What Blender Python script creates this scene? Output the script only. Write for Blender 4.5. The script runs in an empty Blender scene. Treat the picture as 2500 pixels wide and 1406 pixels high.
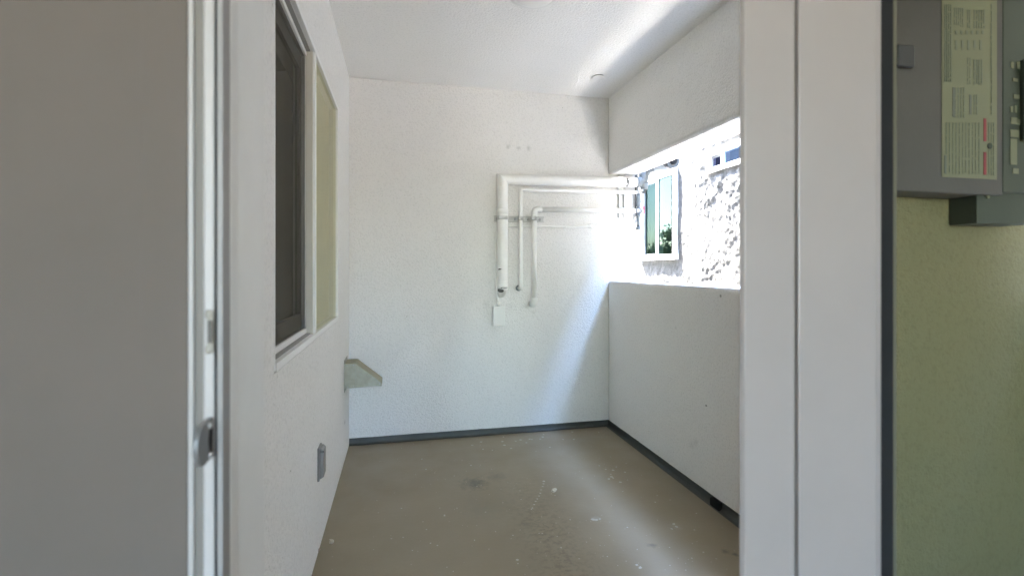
import bpy, bmesh, math, random
import numpy as np
from mathutils import Vector, Matrix
R = math.radians
random.seed(7)
S = bpy.context.scene
C = S.collection

# ------------------------------------------------------------------ camera
FPX, TH, HY = 1203.8, 0.223748, 655.6      # focal length in photo pixels, yaw, horizon row
CZ = 1.140                                  # eye height above the balcony floor
cam_d = bpy.data.cameras.new('camera'); cam = bpy.data.objects.new('camera', cam_d); C.objects.link(cam)
cam.location = (0, 0, CZ)
cam.rotation_euler = (R(90), 0, -TH)
cam_d.sensor_width = 36; cam_d.lens = 36 * FPX / 2500
cam_d.shift_y = -(703 - HY) / 2500
cam_d.clip_start = 0.02; cam_d.clip_end = 500
cam_d.dof.use_dof = True; cam_d.dof.focus_distance = 2.9; cam_d.dof.aperture_fstop = 4.2
S.camera = cam

# ------------------------------------------------------------------ sky, sun, exposure
SUN = Vector((-0.18, 0.42, 0.89)).normalized()      # towards the sun
elev = math.asin(SUN.z); azim = math.atan2(SUN.x, SUN.y)
W = bpy.data.worlds.new('World'); S.world = W; W.use_nodes = True
nt = W.node_tree; bg = nt.nodes['Background']
sky = nt.nodes.new('ShaderNodeTexSky'); sky.sky_type = 'NISHITA'; sky.sun_disc = False
sky.sun_elevation = elev; sky.sun_rotation = azim
nt.links.new(sky.outputs['Color'], bg.inputs['Color']); bg.inputs['Strength'].default_value = 0.15
# unseen sky patch over the neighbouring roof, brightened to light a streak on the floor
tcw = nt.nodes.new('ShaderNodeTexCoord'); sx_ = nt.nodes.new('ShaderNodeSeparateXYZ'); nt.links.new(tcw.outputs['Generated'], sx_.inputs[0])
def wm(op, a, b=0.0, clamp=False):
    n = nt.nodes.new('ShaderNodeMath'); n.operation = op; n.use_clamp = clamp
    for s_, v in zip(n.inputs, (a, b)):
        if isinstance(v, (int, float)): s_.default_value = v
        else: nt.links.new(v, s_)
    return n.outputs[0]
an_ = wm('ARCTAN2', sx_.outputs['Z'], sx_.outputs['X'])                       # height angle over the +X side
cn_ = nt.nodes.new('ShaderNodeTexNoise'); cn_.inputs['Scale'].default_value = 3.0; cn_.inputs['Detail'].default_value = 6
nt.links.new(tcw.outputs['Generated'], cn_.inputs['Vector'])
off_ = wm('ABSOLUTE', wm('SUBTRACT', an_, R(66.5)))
streak_boost = wm('MULTIPLY', wm('SUBTRACT', wm('ADD', R(8.5), wm('MULTIPLY', wm('SUBTRACT', cn_.outputs['Fac'], .5), .10)), off_), 8.0, True)
gain = wm('ADD', 1.0, wm('MULTIPLY', streak_boost, 1.45))
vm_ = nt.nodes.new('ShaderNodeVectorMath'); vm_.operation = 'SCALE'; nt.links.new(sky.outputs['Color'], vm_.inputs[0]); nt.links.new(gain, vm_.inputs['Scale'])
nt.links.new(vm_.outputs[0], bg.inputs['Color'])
sd = bpy.data.lights.new('sun', 'SUN'); sun = bpy.data.objects.new('sun', sd); C.objects.link(sun)
sd.energy = 2.5; sd.angle = R(0.5); sd.color = (1, 0.965, 0.92)
sun.rotation_euler = SUN.to_track_quat('Z', 'Y').to_euler()
S.view_settings.view_transform = 'Standard'; S.view_settings.look = 'None'; S.view_settings.gamma = 1
S.view_settings.exposure = 5.42
S.cycles.max_bounces = 16; S.cycles.diffuse_bounces = 12; S.cycles.glossy_bounces = 6
S.cycles.transparent_max_bounces = 16; S.cycles.use_denoising = True
S.cycles.sample_clamp_indirect = 8

# ------------------------------------------------------------------ measured room (metres)
XL, XR, D, ZC = -0.320, 1.484, 3.350, CZ + 1.239
ZP, ZB = CZ - 0.0925, CZ + 0.683           # parapet top, header underside
XO = 1.690                                  # outer face of the facade
XN = 3.70                                   # face of the neighbouring building
GZ = -3.0                                   # alley ground
ct, st = math.cos(TH), math.sin(TH)
def ray(px, py):
    u = (px - 1250) / FPX; v = (HY - py) / FPX
    return Vector((u * ct + st, -u * st + ct, v))
def on_y(px, py, Y):
    r = ray(px, py); p = r * (Y / r.y); return Vector((p.x, p.y, p.z + CZ))
def on_x(px, py, X):
    r = ray(px, py); p = r * (X / r.x); return Vector((p.x, p.y, p.z + CZ))
def on_z(px, py, Z):
    r = ray(px, py); p = r * ((Z - CZ) / r.z); return Vector((p.x, p.y, Z))
def xa(px, Y): return on_y(px, 700, Y).x

# ------------------------------------------------------------------ materials
def mat(name, col, rough=0.6, metal=0.0, spec=0.5):
    m = bpy.data.materials.new(name); m.use_nodes = True
    b = m.node_tree.nodes['Principled BSDF']
    b.inputs['Base Color'].default_value = (*col, 1); b.inputs['Roughness'].default_value = rough
    b.inputs['Metallic'].default_value = metal; b.inputs['Specular IOR Level'].default_value = spec
    return m
def nd(m, t, **kw):
    n = m.node_tree.nodes.new(t)
    for k, v in kw.items():
        if k in n.inputs: n.inputs[k].default_value = v
        else: setattr(n, k, v)
    return n
def lk(m, a, b): m.node_tree.links.new(a, b)
def coords(m, scale=None):
    tc = nd(m, 'ShaderNodeNewGeometry')
    return tc.outputs['Position']
def noise(m, vec, scale, detail=3, rough=0.5):
    n = nd(m, 'ShaderNodeTexNoise'); n.inputs['Scale'].default_value = scale
    n.inputs['Detail'].default_value = detail; n.inputs['Roughness'].default_value = rough
    lk(m, vec, n.inputs['Vector']); return n.outputs['Fac']
def ramp(m, fac, stops):
    r = nd(m, 'ShaderNodeValToRGB'); e = r.color_ramp.elements
    while len(e) < len(stops): e.new(0.5)
    for i, (p, c) in enumerate(stops):
        e[i].position = p; e[i].color = (*c, 1) if len(c) == 3 else c
    lk(m, fac, r.inputs['Fac']); return r.outputs['Color']
def mix(m, fac, a, b, mode='MIX'):
    n = nd(m, 'ShaderNodeMix', data_type='RGBA', blend_type=mode)
    for sock, v in ((n.inputs['Factor'], fac), (n.inputs['A'], a), (n.inputs['B'], b)):
        pass
    ins = [n.inputs[0], n.inputs[6], n.inputs[7]]
    for sock, v in zip(ins, (fac, a, b)):
        if isinstance(v, (int, float)): sock.default_value = v
        elif isinstance(v, tuple): sock.default_value = (*v, 1)
        else: lk(m, v, sock)
    return n.outputs[2]
def math_n(m, op, a, b=0.0, clamp=False):
    n = nd(m, 'ShaderNodeMath', operation=op); n.use_clamp = clamp
    for s, v in zip(n.inputs, (a, b)):
        if isinstance(v, (int, float)): s.default_value = v
        else: lk(m, v, s)
    return n.outputs[0]
def bump(m, h, strength, dist, prev=None):
    n = nd(m, 'ShaderNodeBump'); n.inputs['Strength'].default_value = strength; n.inputs['Distance'].default_value = dist
    lk(m, h, n.inputs['Height'])
    if prev is not None: lk(m, prev, n.inputs['Normal'])
    return n.outputs['Normal']
def setb(m, **kw):
    b = m.node_tree.nodes['Principled BSDF']
    for k, v in kw.items(): lk(m, v, b.inputs[k.replace('_', ' ')])

def stucco(name, col, spots=(), grain=1.0):
    m = mat(name, col, 0.85, 0, 0.25); p = coords(m)
    n1 = noise(m, p, 95, 2, 0.6); n2 = noise(m, p, 230, 2, 0.6); n3 = noise(m, p, 2.2, 4, 0.55)
    h = math_n(m, 'ADD', n1, math_n(m, 'MULTIPLY', n2, 0.5))
    pits = ramp(m, n1, [(0.30, (0.9,) * 3), (0.5, (1, 1, 1))])        # shadowing and dirt painted into the hollows
    big = ramp(m, n3, [(0.3, (0.975, 0.975, 0.972)), (0.7, (1, 1, 1))])
    c = mix(m, 1.0, mix(m, 1.0, col, pits, 'MULTIPLY'), big, 'MULTIPLY')
    nf = noise(m, p, 34, 4, 0.7)
    specks = ramp(m, noise(m, p, 42, 1, 0.4), [(0.15, (0.62, 0.61, 0.58)), (0.17, (1, 1, 1))])
    c = mix(m, 1.0, c, specks, 'MULTIPLY')
    for (q, r, k, colr) in spots:                                        # scuffs and repairs with a shape of their own
        dn = nd(m, 'ShaderNodeVectorMath', operation='DISTANCE'); lk(m, p, dn.inputs[0]); dn.inputs[1].default_value = q
        d = math_n(m, 'ADD', math_n(m, 'DIVIDE', dn.outputs['Value'], r), math_n(m, 'MULTIPLY', math_n(m, 'SUBTRACT', nf, 0.5), 2.2))
        f = math_n(m, 'MULTIPLY', math_n(m, 'SUBTRACT', 1.0, math_n(m, 'MULTIPLY', d, 1.0), True), k)
        c = mix(m, f, c, colr)
    setb(m, Base_Color=c, Normal=bump(m, h, 0.75 * grain, 0.007))
    return m
def painted(name, col, rough=0.5, wear=0.04):
    m = mat(name, col, rough); p = coords(m)
    n = noise(m, p, 14, 4, 0.6); n2 = noise(m, p, 160, 2)
    c = mix(m, 1.0, col, ramp(m, n, [(0.3, (1 - wear,) * 3), (0.65, (1, 1, 1))]), 'MULTIPLY')
    setb(m, Base_Color=c, Normal=bump(m, n2, 0.12, 0.0015)); return m

far_spots = [(tuple(on_y(x, y, D)), r, k, c) for x, y, r, k, c in [
    (1240, 358, .022, .55, (.42, .42, .40)), (1266, 361, .020, .5, (.44, .44, .42)), (1291, 363, .022, .6, (.42, .42, .40)),
    (1187, 742, .030, .35, (.45, .45, .44)), (1196, 690, .02, .25, (.5, .5, .49)), (1197, 625, .02, .22, (.5, .5, .49)),
    (1288, 748, .03, .45, (.40, .39, .37)), (1262, 703, .016, .6, (.3, .29, .27)), (1245, 745, .03, .2, (.5, .5, .48)),
    (1303, 762, .022, .3, (.45, .44, .42)), (863, 880, .03, .15, (.5, .5, .5))]]
M = {}
M['stucco'] = stucco('white_stucco', (.775, .764, .748), far_spots)
M['ceil'] = stucco('ceiling_stucco', (.898, .893, .876), (), 0.9)
pspots = [(tuple(on_x(x, y, XR)), r, k, c) for x, y, r, k, c in [(1724, 990, .007, .9, (.1, .1, .09)), (1700, 1080, .02, .3, (.5, .49, .47)),
          (1760, 722, .008, .8, (.2, .2, .18)), (1690, 1085, .03, .2, (.5, .5, .48)), (1650, 800, .01, .4, (.4, .4, .38))]]
M['stucco_p'] = stucco('parapet_stucco', (.898, .893, .876), pspots)
lspots = [(tuple(on_x(x, y, XL)), r, k, c) for x, y, r, k, c in [(842, 1030, .02, .8, (.12, .11, .1)), (677, 918, .012, .4, (.4, .4, .38)),
          (828, 795, .012, .5, (.35, .35, .33)), (845, 960, .03, .3, (.4, .4, .38)), (801, 22, .006, .6, (.3, .3, .28))]]
M['stucco_l'] = stucco('side_wall_stucco', (.898, .893, .876), lspots)
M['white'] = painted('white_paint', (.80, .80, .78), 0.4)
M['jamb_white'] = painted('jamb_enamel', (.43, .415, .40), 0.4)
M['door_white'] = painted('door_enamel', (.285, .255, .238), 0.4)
M['pipe'] = painted('painted_pipe', (.82, .82, .80), 0.38, 0.07)
M['clamp'] = painted('painted_strut', (.60, .60, .585), 0.45, .15)
M['vinyl'] = mat('white_vinyl', (.88, .88, .87), 0.35)
M['cream'] = mat('cream_vinyl', (.66, .63, .56), 0.4)
M['track'] = mat('track_grey', (.30, .30, .29), 0.5)
M['dark'] = mat('black_rubber', (.016, .016, .016), 0.9, 0, .15)
M['base'] = painted('dark_coating', (.046, .051, .044), 0.5, 0.25)
M['pvc'] = painted('grey_plastic_pipe', (.16, .18, .19), 0.5, 0.15)
M['pvcd'] = painted('dark_grey_plastic', (.07, .075, .08), 0.5, 0.15)
M['steel'] = mat('grey_steel', (.42, .42, .42), 0.45, 0.7)
M['red'] = mat('red_plastic', (.42, .02, .05), 0.4)
M['yellow'] = mat('yellow_plastic', (.8, .55, .05), 0.5)
M['rubber_foam'] = painted('torn_grey_foam', (.16, .16, .155), 0.9, 0.4)
M['outlet'] = mat('grey_cover', (.25, .245, .235), 0.45)
M['box_white'] = mat('junction_box_white', (.74, .745, .72), 0.4)
def galv():
    m = mat('galvanised_sheet', (.55, .55, .46), 0.36, 0.6); p = coords(m)
    c = ramp(m, noise(m, p, 26, 3, 0.6), [(0.3, (.27, .255, .20)), (0.7, (.345, .33, .262))]); setb(m, Base_Color=c); return m
M['galv'] = galv()
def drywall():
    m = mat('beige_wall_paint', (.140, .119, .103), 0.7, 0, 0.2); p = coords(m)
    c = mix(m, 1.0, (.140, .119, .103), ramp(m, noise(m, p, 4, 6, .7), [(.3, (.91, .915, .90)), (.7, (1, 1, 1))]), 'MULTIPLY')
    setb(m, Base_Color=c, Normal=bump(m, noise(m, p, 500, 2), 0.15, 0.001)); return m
M['drywall'] = drywall()
M['wood'] = painted('oak_floor', (.42, .31, .20), .5)
M['ivory'] = mat('interior_ceiling_paint', (.62, .57, .48), 0.8)

def floor_mat():
    m = mat('balcony_coating', (.2, .18, .14), 0.4); p = coords(m)
    base = ramp(m, noise(m, p, 1.6, 5, 0.55), [(0.3, (.232, .190, .126)), (0.7, (.282, .232, .156))])
    # faint brown mottling along the middle of the floor
    sx = nd(m, 'ShaderNodeSeparateXYZ'); lk(m, p, sx.inputs[0])
    band = math_n(m, 'SUBTRACT', 1.0, math_n(m, 'MULTIPLY', math_n(m, 'ABSOLUTE', math_n(m, 'SUBTRACT', sx.outputs['X'], 0.62)), 5.5), True)
    near = math_n(m, 'MULTIPLY', math_n(m, 'SUBTRACT', 2.75, sx.outputs['Y']), 1.6, True)
    near.node.use_clamp = True
    mot = ramp(m, noise(m, p, 38, 5, 0.7), [(0.47, (0, 0, 0)), (0.60, (1, 1, 1))])
    f = math_n(m, 'MULTIPLY', math_n(m, 'MULTIPLY', band, near), mot)
    c = mix(m, math_n(m, 'MULTIPLY', f, 0.5), base, (.10, .075, .05))
    nf = noise(m, p, 30, 4, 0.7)
    for (x, y, r, k, col) in [(1158, 1180, .085, .75, (.06, .065, .055)), (1212, 1162, .07, .4, (.085, .08, .07)), (1590, 1330, .024, .6, (.05, .05, .045)),
                              (1650, 1283, .035, .5, (.34, .31, .26)), (1770, 1345, .022, .6, (.07, .065, .055)), (1795, 1352, .016, .7, (.05, .05, .045)),
                              (1455, 1266, .03, .5, (.36, .34, .30)), (1285, 1280, .03, .4, (.09, .08, .07)), (1180, 1240, .12, .2, (.12, .13, .11))]:
        q = on_z(x, y, 0)
        dn = nd(m, 'ShaderNodeVectorMath', operation='DISTANCE'); lk(m, p, dn.inputs[0]); dn.inputs[1].default_value = q
        d = math_n(m, 'ADD', math_n(m, 'DIVIDE', dn.outputs['Value'], r), math_n(m, 'MULTIPLY', math_n(m, 'SUBTRACT', nf, 0.5), 2.6))
        c = mix(m, math_n(m, 'MULTIPLY', math_n(m, 'SUBTRACT', 1.0, d, True), k), c, col)
    v = nd(m, 'ShaderNodeTexVoronoi'); v.inputs['Scale'].default_value = 26; lk(m, p, v.inputs['Vector'])
    dots = math_n(m, 'MULTIPLY', math_n(m, 'LESS_THAN', v.outputs['Distance'], 0.075), math_n(m, 'GREATER_THAN', noise(m, p, 5, 2), 0.5))
    c = mix(m, math_n(m, 'MULTIPLY', dots, 0.45), c, (.45, .43, .38))
    rr = ramp(m, noise(m, p, 6, 4), [(0.3, (.32,) * 3), (0.7, (.46,) * 3)])
    setb(m, Base_Color=c, Roughness=rr, Normal=bump(m, noise(m, p, 55, 4, .6), 0.15, 0.004)); return m
M['floor'] = floor_mat()

def glass(name, tint, refl, trans, rough=0.02, ior=1.5, base=None):
    """window glass: a Fresnel mirror in front of a tinted see-through (or dark-room) layer"""
    m = bpy.data.materials.new(name); m.use_nodes = True; n = m.node_tree; n.nodes.clear()
    out = n.nodes.new('ShaderNodeOutputMaterial'); g = n.nodes.new('ShaderNodeBsdfGlossy'); t = n.nodes.new('ShaderNodeBsdfTransparent')
    g.inputs['Color'].default_value = (*refl, 1); g.inputs['Roughness'].default_value = rough; t.inputs['Color'].default_value = (*trans, 1)
    fr = n.nodes.new('ShaderNodeFresnel'); fr.inputs['IOR'].default_value = ior
    mx = n.nodes.new('ShaderNodeMixShader'); n.links.new(fr.outputs[0], mx.inputs[0])
    n.links.new(t.outputs[0], mx.inputs[1]); n.links.new(g.outputs[0], mx.inputs[2]); n.links.new(mx.outputs[0], out.inputs['Surface'])
    return m
M['door_glass'] = glass('tinted_door_glass', None, (.9, .9, .85), (.66, .70, .60), 0.03, 1.45)
M['olive_glass'] = glass('olive_window_glass', None, (.90, .88, .70), (.86, .87, .80), 0.07, 1.6)
M['inner_glass'] = glass('room_window_glass', None, (.8, .8, .75), (.6, .6, .55), 0.03, 1.5)
M['green_glass'] = glass('green_tinted_glass', None, (.33, .40, .36), (.15, .27, .22), 0.02, 1.5)
M['green_glass_dark'] = glass('dark_green_glass', None, (.14, .18, .16), (.36, .54, .46), 0.02, 1.4)
M['blue_glass'] = glass('blue_reflecting_glass', None, (.50, .68, 1.0), (.1, .12, .2), 0.02, 7)
M['navy_glass'] = glass('dark_blue_glass', None, (.5, .55, .95), (.1, .1, .2), 0.02, 1.9)
def screen_mat():
    m = bpy.data.materials.new('insect_screen'); m.use_nodes = True; n = m.node_tree; n.nodes.clear()
    out = n.nodes.new('ShaderNodeOutputMaterial'); d = n.nodes.new('ShaderNodeBsdfDiffuse'); t = n.nodes.new('ShaderNodeBsdfTransparent')
    d.inputs['Color'].default_value = (.115, .108, .09, 1); mx = n.nodes.new('ShaderNodeMixShader'); mx.inputs[0].default_value = 0.62
    n.links.new(t.outputs[0], mx.inputs[1]); n.links.new(d.outputs[0], mx.inputs[2]); n.links.new(mx.outputs[0], out.inputs['Surface']); return m
M['screen'] = screen_mat()
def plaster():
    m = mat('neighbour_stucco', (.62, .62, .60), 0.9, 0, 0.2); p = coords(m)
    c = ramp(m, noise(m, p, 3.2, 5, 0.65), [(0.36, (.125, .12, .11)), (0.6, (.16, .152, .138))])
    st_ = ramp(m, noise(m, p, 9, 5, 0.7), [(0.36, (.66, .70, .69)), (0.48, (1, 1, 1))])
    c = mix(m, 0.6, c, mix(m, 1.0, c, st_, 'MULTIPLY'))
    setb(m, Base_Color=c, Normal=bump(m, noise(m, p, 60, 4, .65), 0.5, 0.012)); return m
M['plaster'] = plaster()
M['curtain'] = mat('pale_curtain', (.55, .58, .55), 0.9)
M['asphalt'] = painted('alley_concrete', (.58, .56, .53), 0.9, 0.2)
M['olive_wall'] = stucco('olive_stucco', (.29, .245, .165), (), 0.6)
M['panel_grey'] = painted('panel_grey_enamel', (.105, .09, .108), 0.5, 0.05)
M['panel_dark'] = painted('panel_cover_enamel', (.062, .072, .066), 0.5, 0.05)
M['label_paper'] = mat('label_paper', (.25, .235, .185), 0.7)
M['ink'] = mat('label_ink', (.22, .22, .20), 0.7)
M['ink2'] = mat('label_heading_ink', (.17, .17, .18), 0.7)
M['red_ink'] = mat('red_ink', (.36, .05, .08), 0.7)
M['breaker'] = mat('breaker_black', (.02, .03, .025), 0.5)
M['chip'] = painted('plaster_chip', (.60, .55, .45), 0.9, 0.3)
M['chip2'] = painted('pinkish_chip', (.48, .40, .35), 0.9, 0.3)
M['bark'] = painted('bark', (.12, .09, .06), 0.9, 0.3)
M['leaf'] = mat('leaves', (.13, .19, .10), 0.6)

# ------------------------------------------------------------------ mesh helpers
class MB:
    def __init__(s): s.bm = bmesh.new()
    def box(s, a, b, bev=0.0, seg=2):
        a = Vector(a); b = Vector(b); t = bmesh.new(); r = bmesh.ops.create_cube(t, size=1)
        for v in t.verts: v.co = Vector((a[i] + (b[i] - a[i]) * (v.co[i] + .5) for i in range(3)))
        bmesh.ops.recalc_face_normals(t, faces=t.faces)
        if bev: bmesh.ops.bevel(t, geom=t.edges[:], offset=bev, segments=seg, affect='EDGES', profile=.5)
        return s._join(t)
    def _join(s, t, M4=None):
        if M4 is not None: bmesh.ops.transform(t, matrix=M4, verts=t.verts)
        me = bpy.data.meshes.new('tmp'); t.to_mesh(me); t.free(); s.bm.from_mesh(me); bpy.data.meshes.remove(me); return s
    def tube(s, pts, r, n=20, cap=True):
        pts = [Vector(p) for p in pts]; rr = r if isinstance(r, (list, tuple)) else [r] * len(pts)
        t = bmesh.new(); rings = []; ref = None
        for i, p in enumerate(pts):
            d = (pts[min(i + 1, len(pts) - 1)] - pts[max(i - 1, 0)]).normalized()
            if ref is None:
                ref = d.orthogonal().normalized()
            ref = (ref - d * ref.dot(d)).normalized(); o = d.cross(ref)
            rings.append([t.verts.new(p + (ref * math.cos(2 * math.pi * k / n) + o * math.sin(2 * math.pi * k / n)) * rr[i]) for k in range(n)])
        for a, b in zip(rings, rings[1:]):
            for k in range(n):
                f = t.faces.new((a[k], a[(k + 1) % n], b[(k + 1) % n], b[k])); f.smooth = True
        if cap: t.faces.new(rings[0][::-1]); t.faces.new(rings[-1])
        return s._join(t)
    def prism(s, poly, z0, z1, M4=None, bev=0.0):
        t = bmesh.new(); a = [t.verts.new((x, y, z0)) for x, y in poly]; b = [t.verts.new((x, y, z1)) for x, y in poly]; n = len(poly)
        t.faces.new(a[::-1]); t.faces.new(b)
        for k in range(n): t.faces.new((a[k], a[(k + 1) % n], b[(k + 1) % n], b[k]))
        bmesh.ops.recalc_face_normals(t, faces=t.faces)
        if bev: bmesh.ops.bevel(t, geom=t.edges[:], offset=bev, segments=2, affect='EDGES', profile=.5)
        return s._join(t, M4)
    def sphere(s, c, r, sc=(1, 1, 1)):
        t = bmesh.new(); bmesh.ops.create_uvsphere(t, u_segments=24, v_segments=14, radius=r)
        for f in t.faces: f.smooth = True
        return s._join(t, Matrix.Translation(c) @ Matrix.Diagonal((*sc, 1)))
    def lathe(s, prof, c, axis='Z', n=40):
        t = bmesh.new(); rings = []
        for (r, z) in prof:
            rings.append([t.verts.new((r * math.cos(2 * math.pi * k / n), r * math.sin(2 * math.pi * k / n), z)) for k in range(n)])
        for a, b in zip(rings, rings[1:]):
            for k in range(n):
                f = t.faces.new((a[k], a[(k + 1) % n], b[(k + 1) % n], b[k])); f.smooth = True
        t.faces.new(rings[0][::-1]); t.faces.new(rings[-1])
        bmesh.ops.recalc_face_normals(t, faces=t.faces)
        rot = {'Z': Matrix.Identity(4), 'Y': Matrix.Rotation(R(90), 4, 'X'), 'X': Matrix.Rotation(R(90), 4, 'Y')}[axis]
        return s._join(t, Matrix.Translation(c) @ rot)
    def sheet(s, ax, c, a0, a1, z0, z1):
        q = [(a0, z0), (a1, z0), (a1, z1), (a0, z1)]
        if ax == 'x': P = [(c, a, z) for a, z in q]
        elif ax == '-x': P = [(c, a, z) for a, z in q][::-1]
        else: P = [(a, c, z) for a, z in q]
        return s.quad(*P)
    def quad(s, *p):
        s.bm.faces.new([s.bm.verts.new(q) for q in p]); return s
    def build(s, name, m, parent=None, smooth_angle=None):
        me = bpy.data.meshes.new(name); s.bm.to_mesh(me); s.bm.free(); me.materials.append(m)
        o = bpy.data.objects.new(name, me); C.objects.link(o)
        if parent is not None:
            o.parent = parent; o.matrix_parent_inverse = Matrix.Translation(-parent_loc(parent))
        return o
def parent_loc(o):
    return o.location.copy() if o.type == 'EMPTY' else Vector((0, 0, 0))     # meshes are built in world coordinates
def tag(o, label=None, cat=None, group=None, kind=None):
    if label: o['label'] = label
    if cat: o['category'] = cat
    if group: o['group'] = group
    if kind: o['kind'] = kind
    return o
def thing(name, label, cat, loc=(0, 0, 0), group=None):
    o = bpy.data.objects.new(name, None); C.objects.link(o); o.location = loc; o.empty_display_size = .1
    return tag(o, label, cat, group)
def bend(pts, rad, n=8):
    """round the corners of a polyline"""
    pts = [Vector(p) for p in pts]; out = [pts[0]]
    for a, b, c in zip(pts, pts[1:], pts[2:]):
        d1 = (a - b).normalized(); d2 = (c - b).normalized(); p0 = b + d1 * rad; p1 = b + d2 * rad
        for k in range(n + 1):
            t = k / n; out.append(p0 * (1 - t) ** 2 + b * 2 * t * (1 - t) + p1 * t * t)
    out.append(pts[-1]); return out
def vnoise(x, y, seed=0):
    """2-D value noise, numpy"""
    xi = np.floor(x).astype(np.int64); yi = np.floor(y).astype(np.int64); xf = x - xi; yf = y - yi
    def h(a, b):
        n = (a * 374761393 + b * 668265263 + seed * 974711) & 0x7fffffff
        n = ((n ^ (n >> 13)) * 1274126177) & 0x7fffffff
        return ((n ^ (n >> 16)) & 0xffff) / 65535.0
    u = xf * xf * (3 - 2 * xf); v = yf * yf * (3 - 2 * yf)
    return (h(xi, yi) * (1 - u) + h(xi + 1, yi) * u) * (1 - v) + (h(xi, yi + 1) * (1 - u) + h(xi + 1, yi + 1) * u) * v
def fbm(x, y, oct=4, seed=0, gain=.55):
    s = 0; a = 1; t = 0
    for k in range(oct):
        s = s + a * vnoise(x * 2 ** k + 17.3 * k, y * 2 ** k + 5.1 * k, seed + k); t += a; a *= gain
    return s / t

# ------------------------------------------------------------------ setting: ground, floors, ceiling
g = MB(); g.quad((-120, -120, GZ), (120, -120, GZ), (120, 120, GZ), (-120, 120, GZ)); tag(g.build('ground', M['asphalt']), kind='structure')
fl = MB(); fl.box((XL - .1, .40, -.12), (XR + .05, D + .05, 0)); floor = tag(fl.build('balcony_floor', M['floor']), kind='structure')
fi = MB(); fi.box((-4, -4.6, -.12), (1.604, .398, .004)); tag(fi.build('interior_floor', M['wood']), kind='structure')
ce = MB(); ce.box((XL - .1, .40, ZC), (1.604, D + .05, ZC + .08)); tag(ce.build('balcony_ceiling', M['ceil']), kind='structure')
ci = MB(); ci.box((-4, -4.6, ZC), (1.604, .398, ZC + .08)); tag(ci.build('interior_ceiling', M['ivory']), kind='structure')

# coved dark base along the far wall and parapet
def cove_profile(h=.040): return [(0, h), (0.004, h), (.006, .022), (.010, .011), (.018, .004), (.032, .0015), (0, .0015)]
cb = MB(); t = bmesh.new()
prof = cove_profile()
# far wall run, then parapet run, mitred
path = [Vector((XL, D, 0)), Vector((XR, D, 0)), Vector((XR, 1.05, 0))]
inn = [Vector((0, -1, 0)), Vector((-1, -1, 0)), Vector((-1, 0, 0))]
NS = 40; pp = []
for seg in range(2):
    for k in range(NS):
        f = k / NS; pp.append((path[seg].lerp(path[seg + 1], f), inn[1] if k == 0 and seg == 1 else (inn[0] if seg == 0 else inn[2])))
pp.append((path[2], inn[2]))
rings = []
for i, (p, d) in enumerate(pp):
    w = 0.0035 * (vnoise(np.array([i * .9]), np.array([3.3]))[0] - .5)
    rings.append([t.verts.new(p + d * a + Vector((0, 0, b + (w if j < 2 else 0)))) for j, (a, b) in enumerate(prof)])
for a, b in zip(rings, rings[1:]):
    for k in range(len(prof) - 1): t.faces.new((a[k], a[k + 1], b[k + 1], b[k]))
bmesh.ops.recalc_face_normals(t, faces=t.faces)
cb._join(t); cb.build('cove_base', M['base'], floor)
dr = MB(); q = on_x(1750, 1242, XR - .012); dr.box((XR - .026, q.y - .034, .003), (XR - .005, q.y + .034, .039), .002); dr.build('drain_slot', M['dark'], floor)
sp = MB()
def blob(px, py, r):
    c = on_z(px, py, .0016); n = 9
    sp.bm.faces.new([sp.bm.verts.new(c + Vector((math.cos(2 * math.pi * k / n), math.sin(2 * math.pi * k / n), 0)) * r * random.uniform(.6, 1.2)) for k in range(n)])
for x, y, r in [(1328, 1174, .012), (1327, 1180, .008), (1325, 1187, .007), (1321, 1195, .007), (1319, 1203, .007), (1316, 1210, .006), (1312, 1217, .007), (1308, 1223, .006), (1304, 1231, .007), (1300, 1239, .007), (1297, 1242, .005),
                (1479, 1145, .009), (1497, 1147, .010), (1505, 1139, .007), (1491, 1157, .009), (1492, 1163, .012), (1497, 1166, .009), (1486, 1168, .010), (1515, 1176, .011), (1526, 1152, .008), (1463, 1136, .006),
                (1108, 1064, .009), (1175, 1078, .011), (1229, 1066, .009), (1227, 1077, .012), (1259, 1076, .009), (1271, 1073, .014), (1293, 1071, .010), (1298, 1072, .01), (1319, 1071, .009), (1325, 1066, .012), (1327, 1060, .008),
                (1179, 1096, .009), (1231, 1086, .012), (1248, 1094, .010), (1202, 1098, .008), (1343, 1091, .008), (1153, 1086, .009), (1374, 1072, .008), (1397, 1054, .01), (1401, 1072, .012), (1462, 1055, .008), (1285, 1080, .009),
                (1448, 1267, .012), (1456, 1268, .014), (1464, 1266, .007), (1030, 1120, .007), (1040, 1145, .008), (1150, 1135, .008), (980, 1240, .005), (1085, 1258, .006), (1263, 1366, .008), (1555, 1378, .008), (1563, 1385, .01),
                (1370, 1336, .005), (1645, 1278, .010), (1652, 1285, .009), (1640, 1290, .006), (1700, 1252, .005), (1600, 1225, .006)]:
    blob(x, y, r * .8)
rs = random.Random(3)
for k in range(150):
    blob(rs.uniform(900, 1780), rs.uniform(1060, 1395), rs.uniform(.0015, .004))
bmesh.ops.recalc_face_normals(sp.bm, faces=sp.bm.faces)
sp.build('paint_spatter', mat('dried_paint', (.50, .48, .42), .7), floor)

# ------------------------------------------------------------------ walls
fw = MB(); fw.box((XL - .02, D, -.1), (XO + .004, D + .2, ZC + .0), .004)
tag(fw.build('end_wall', M['stucco']), 'white stucco end wall carrying the painted pipes', 'wall')

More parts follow.
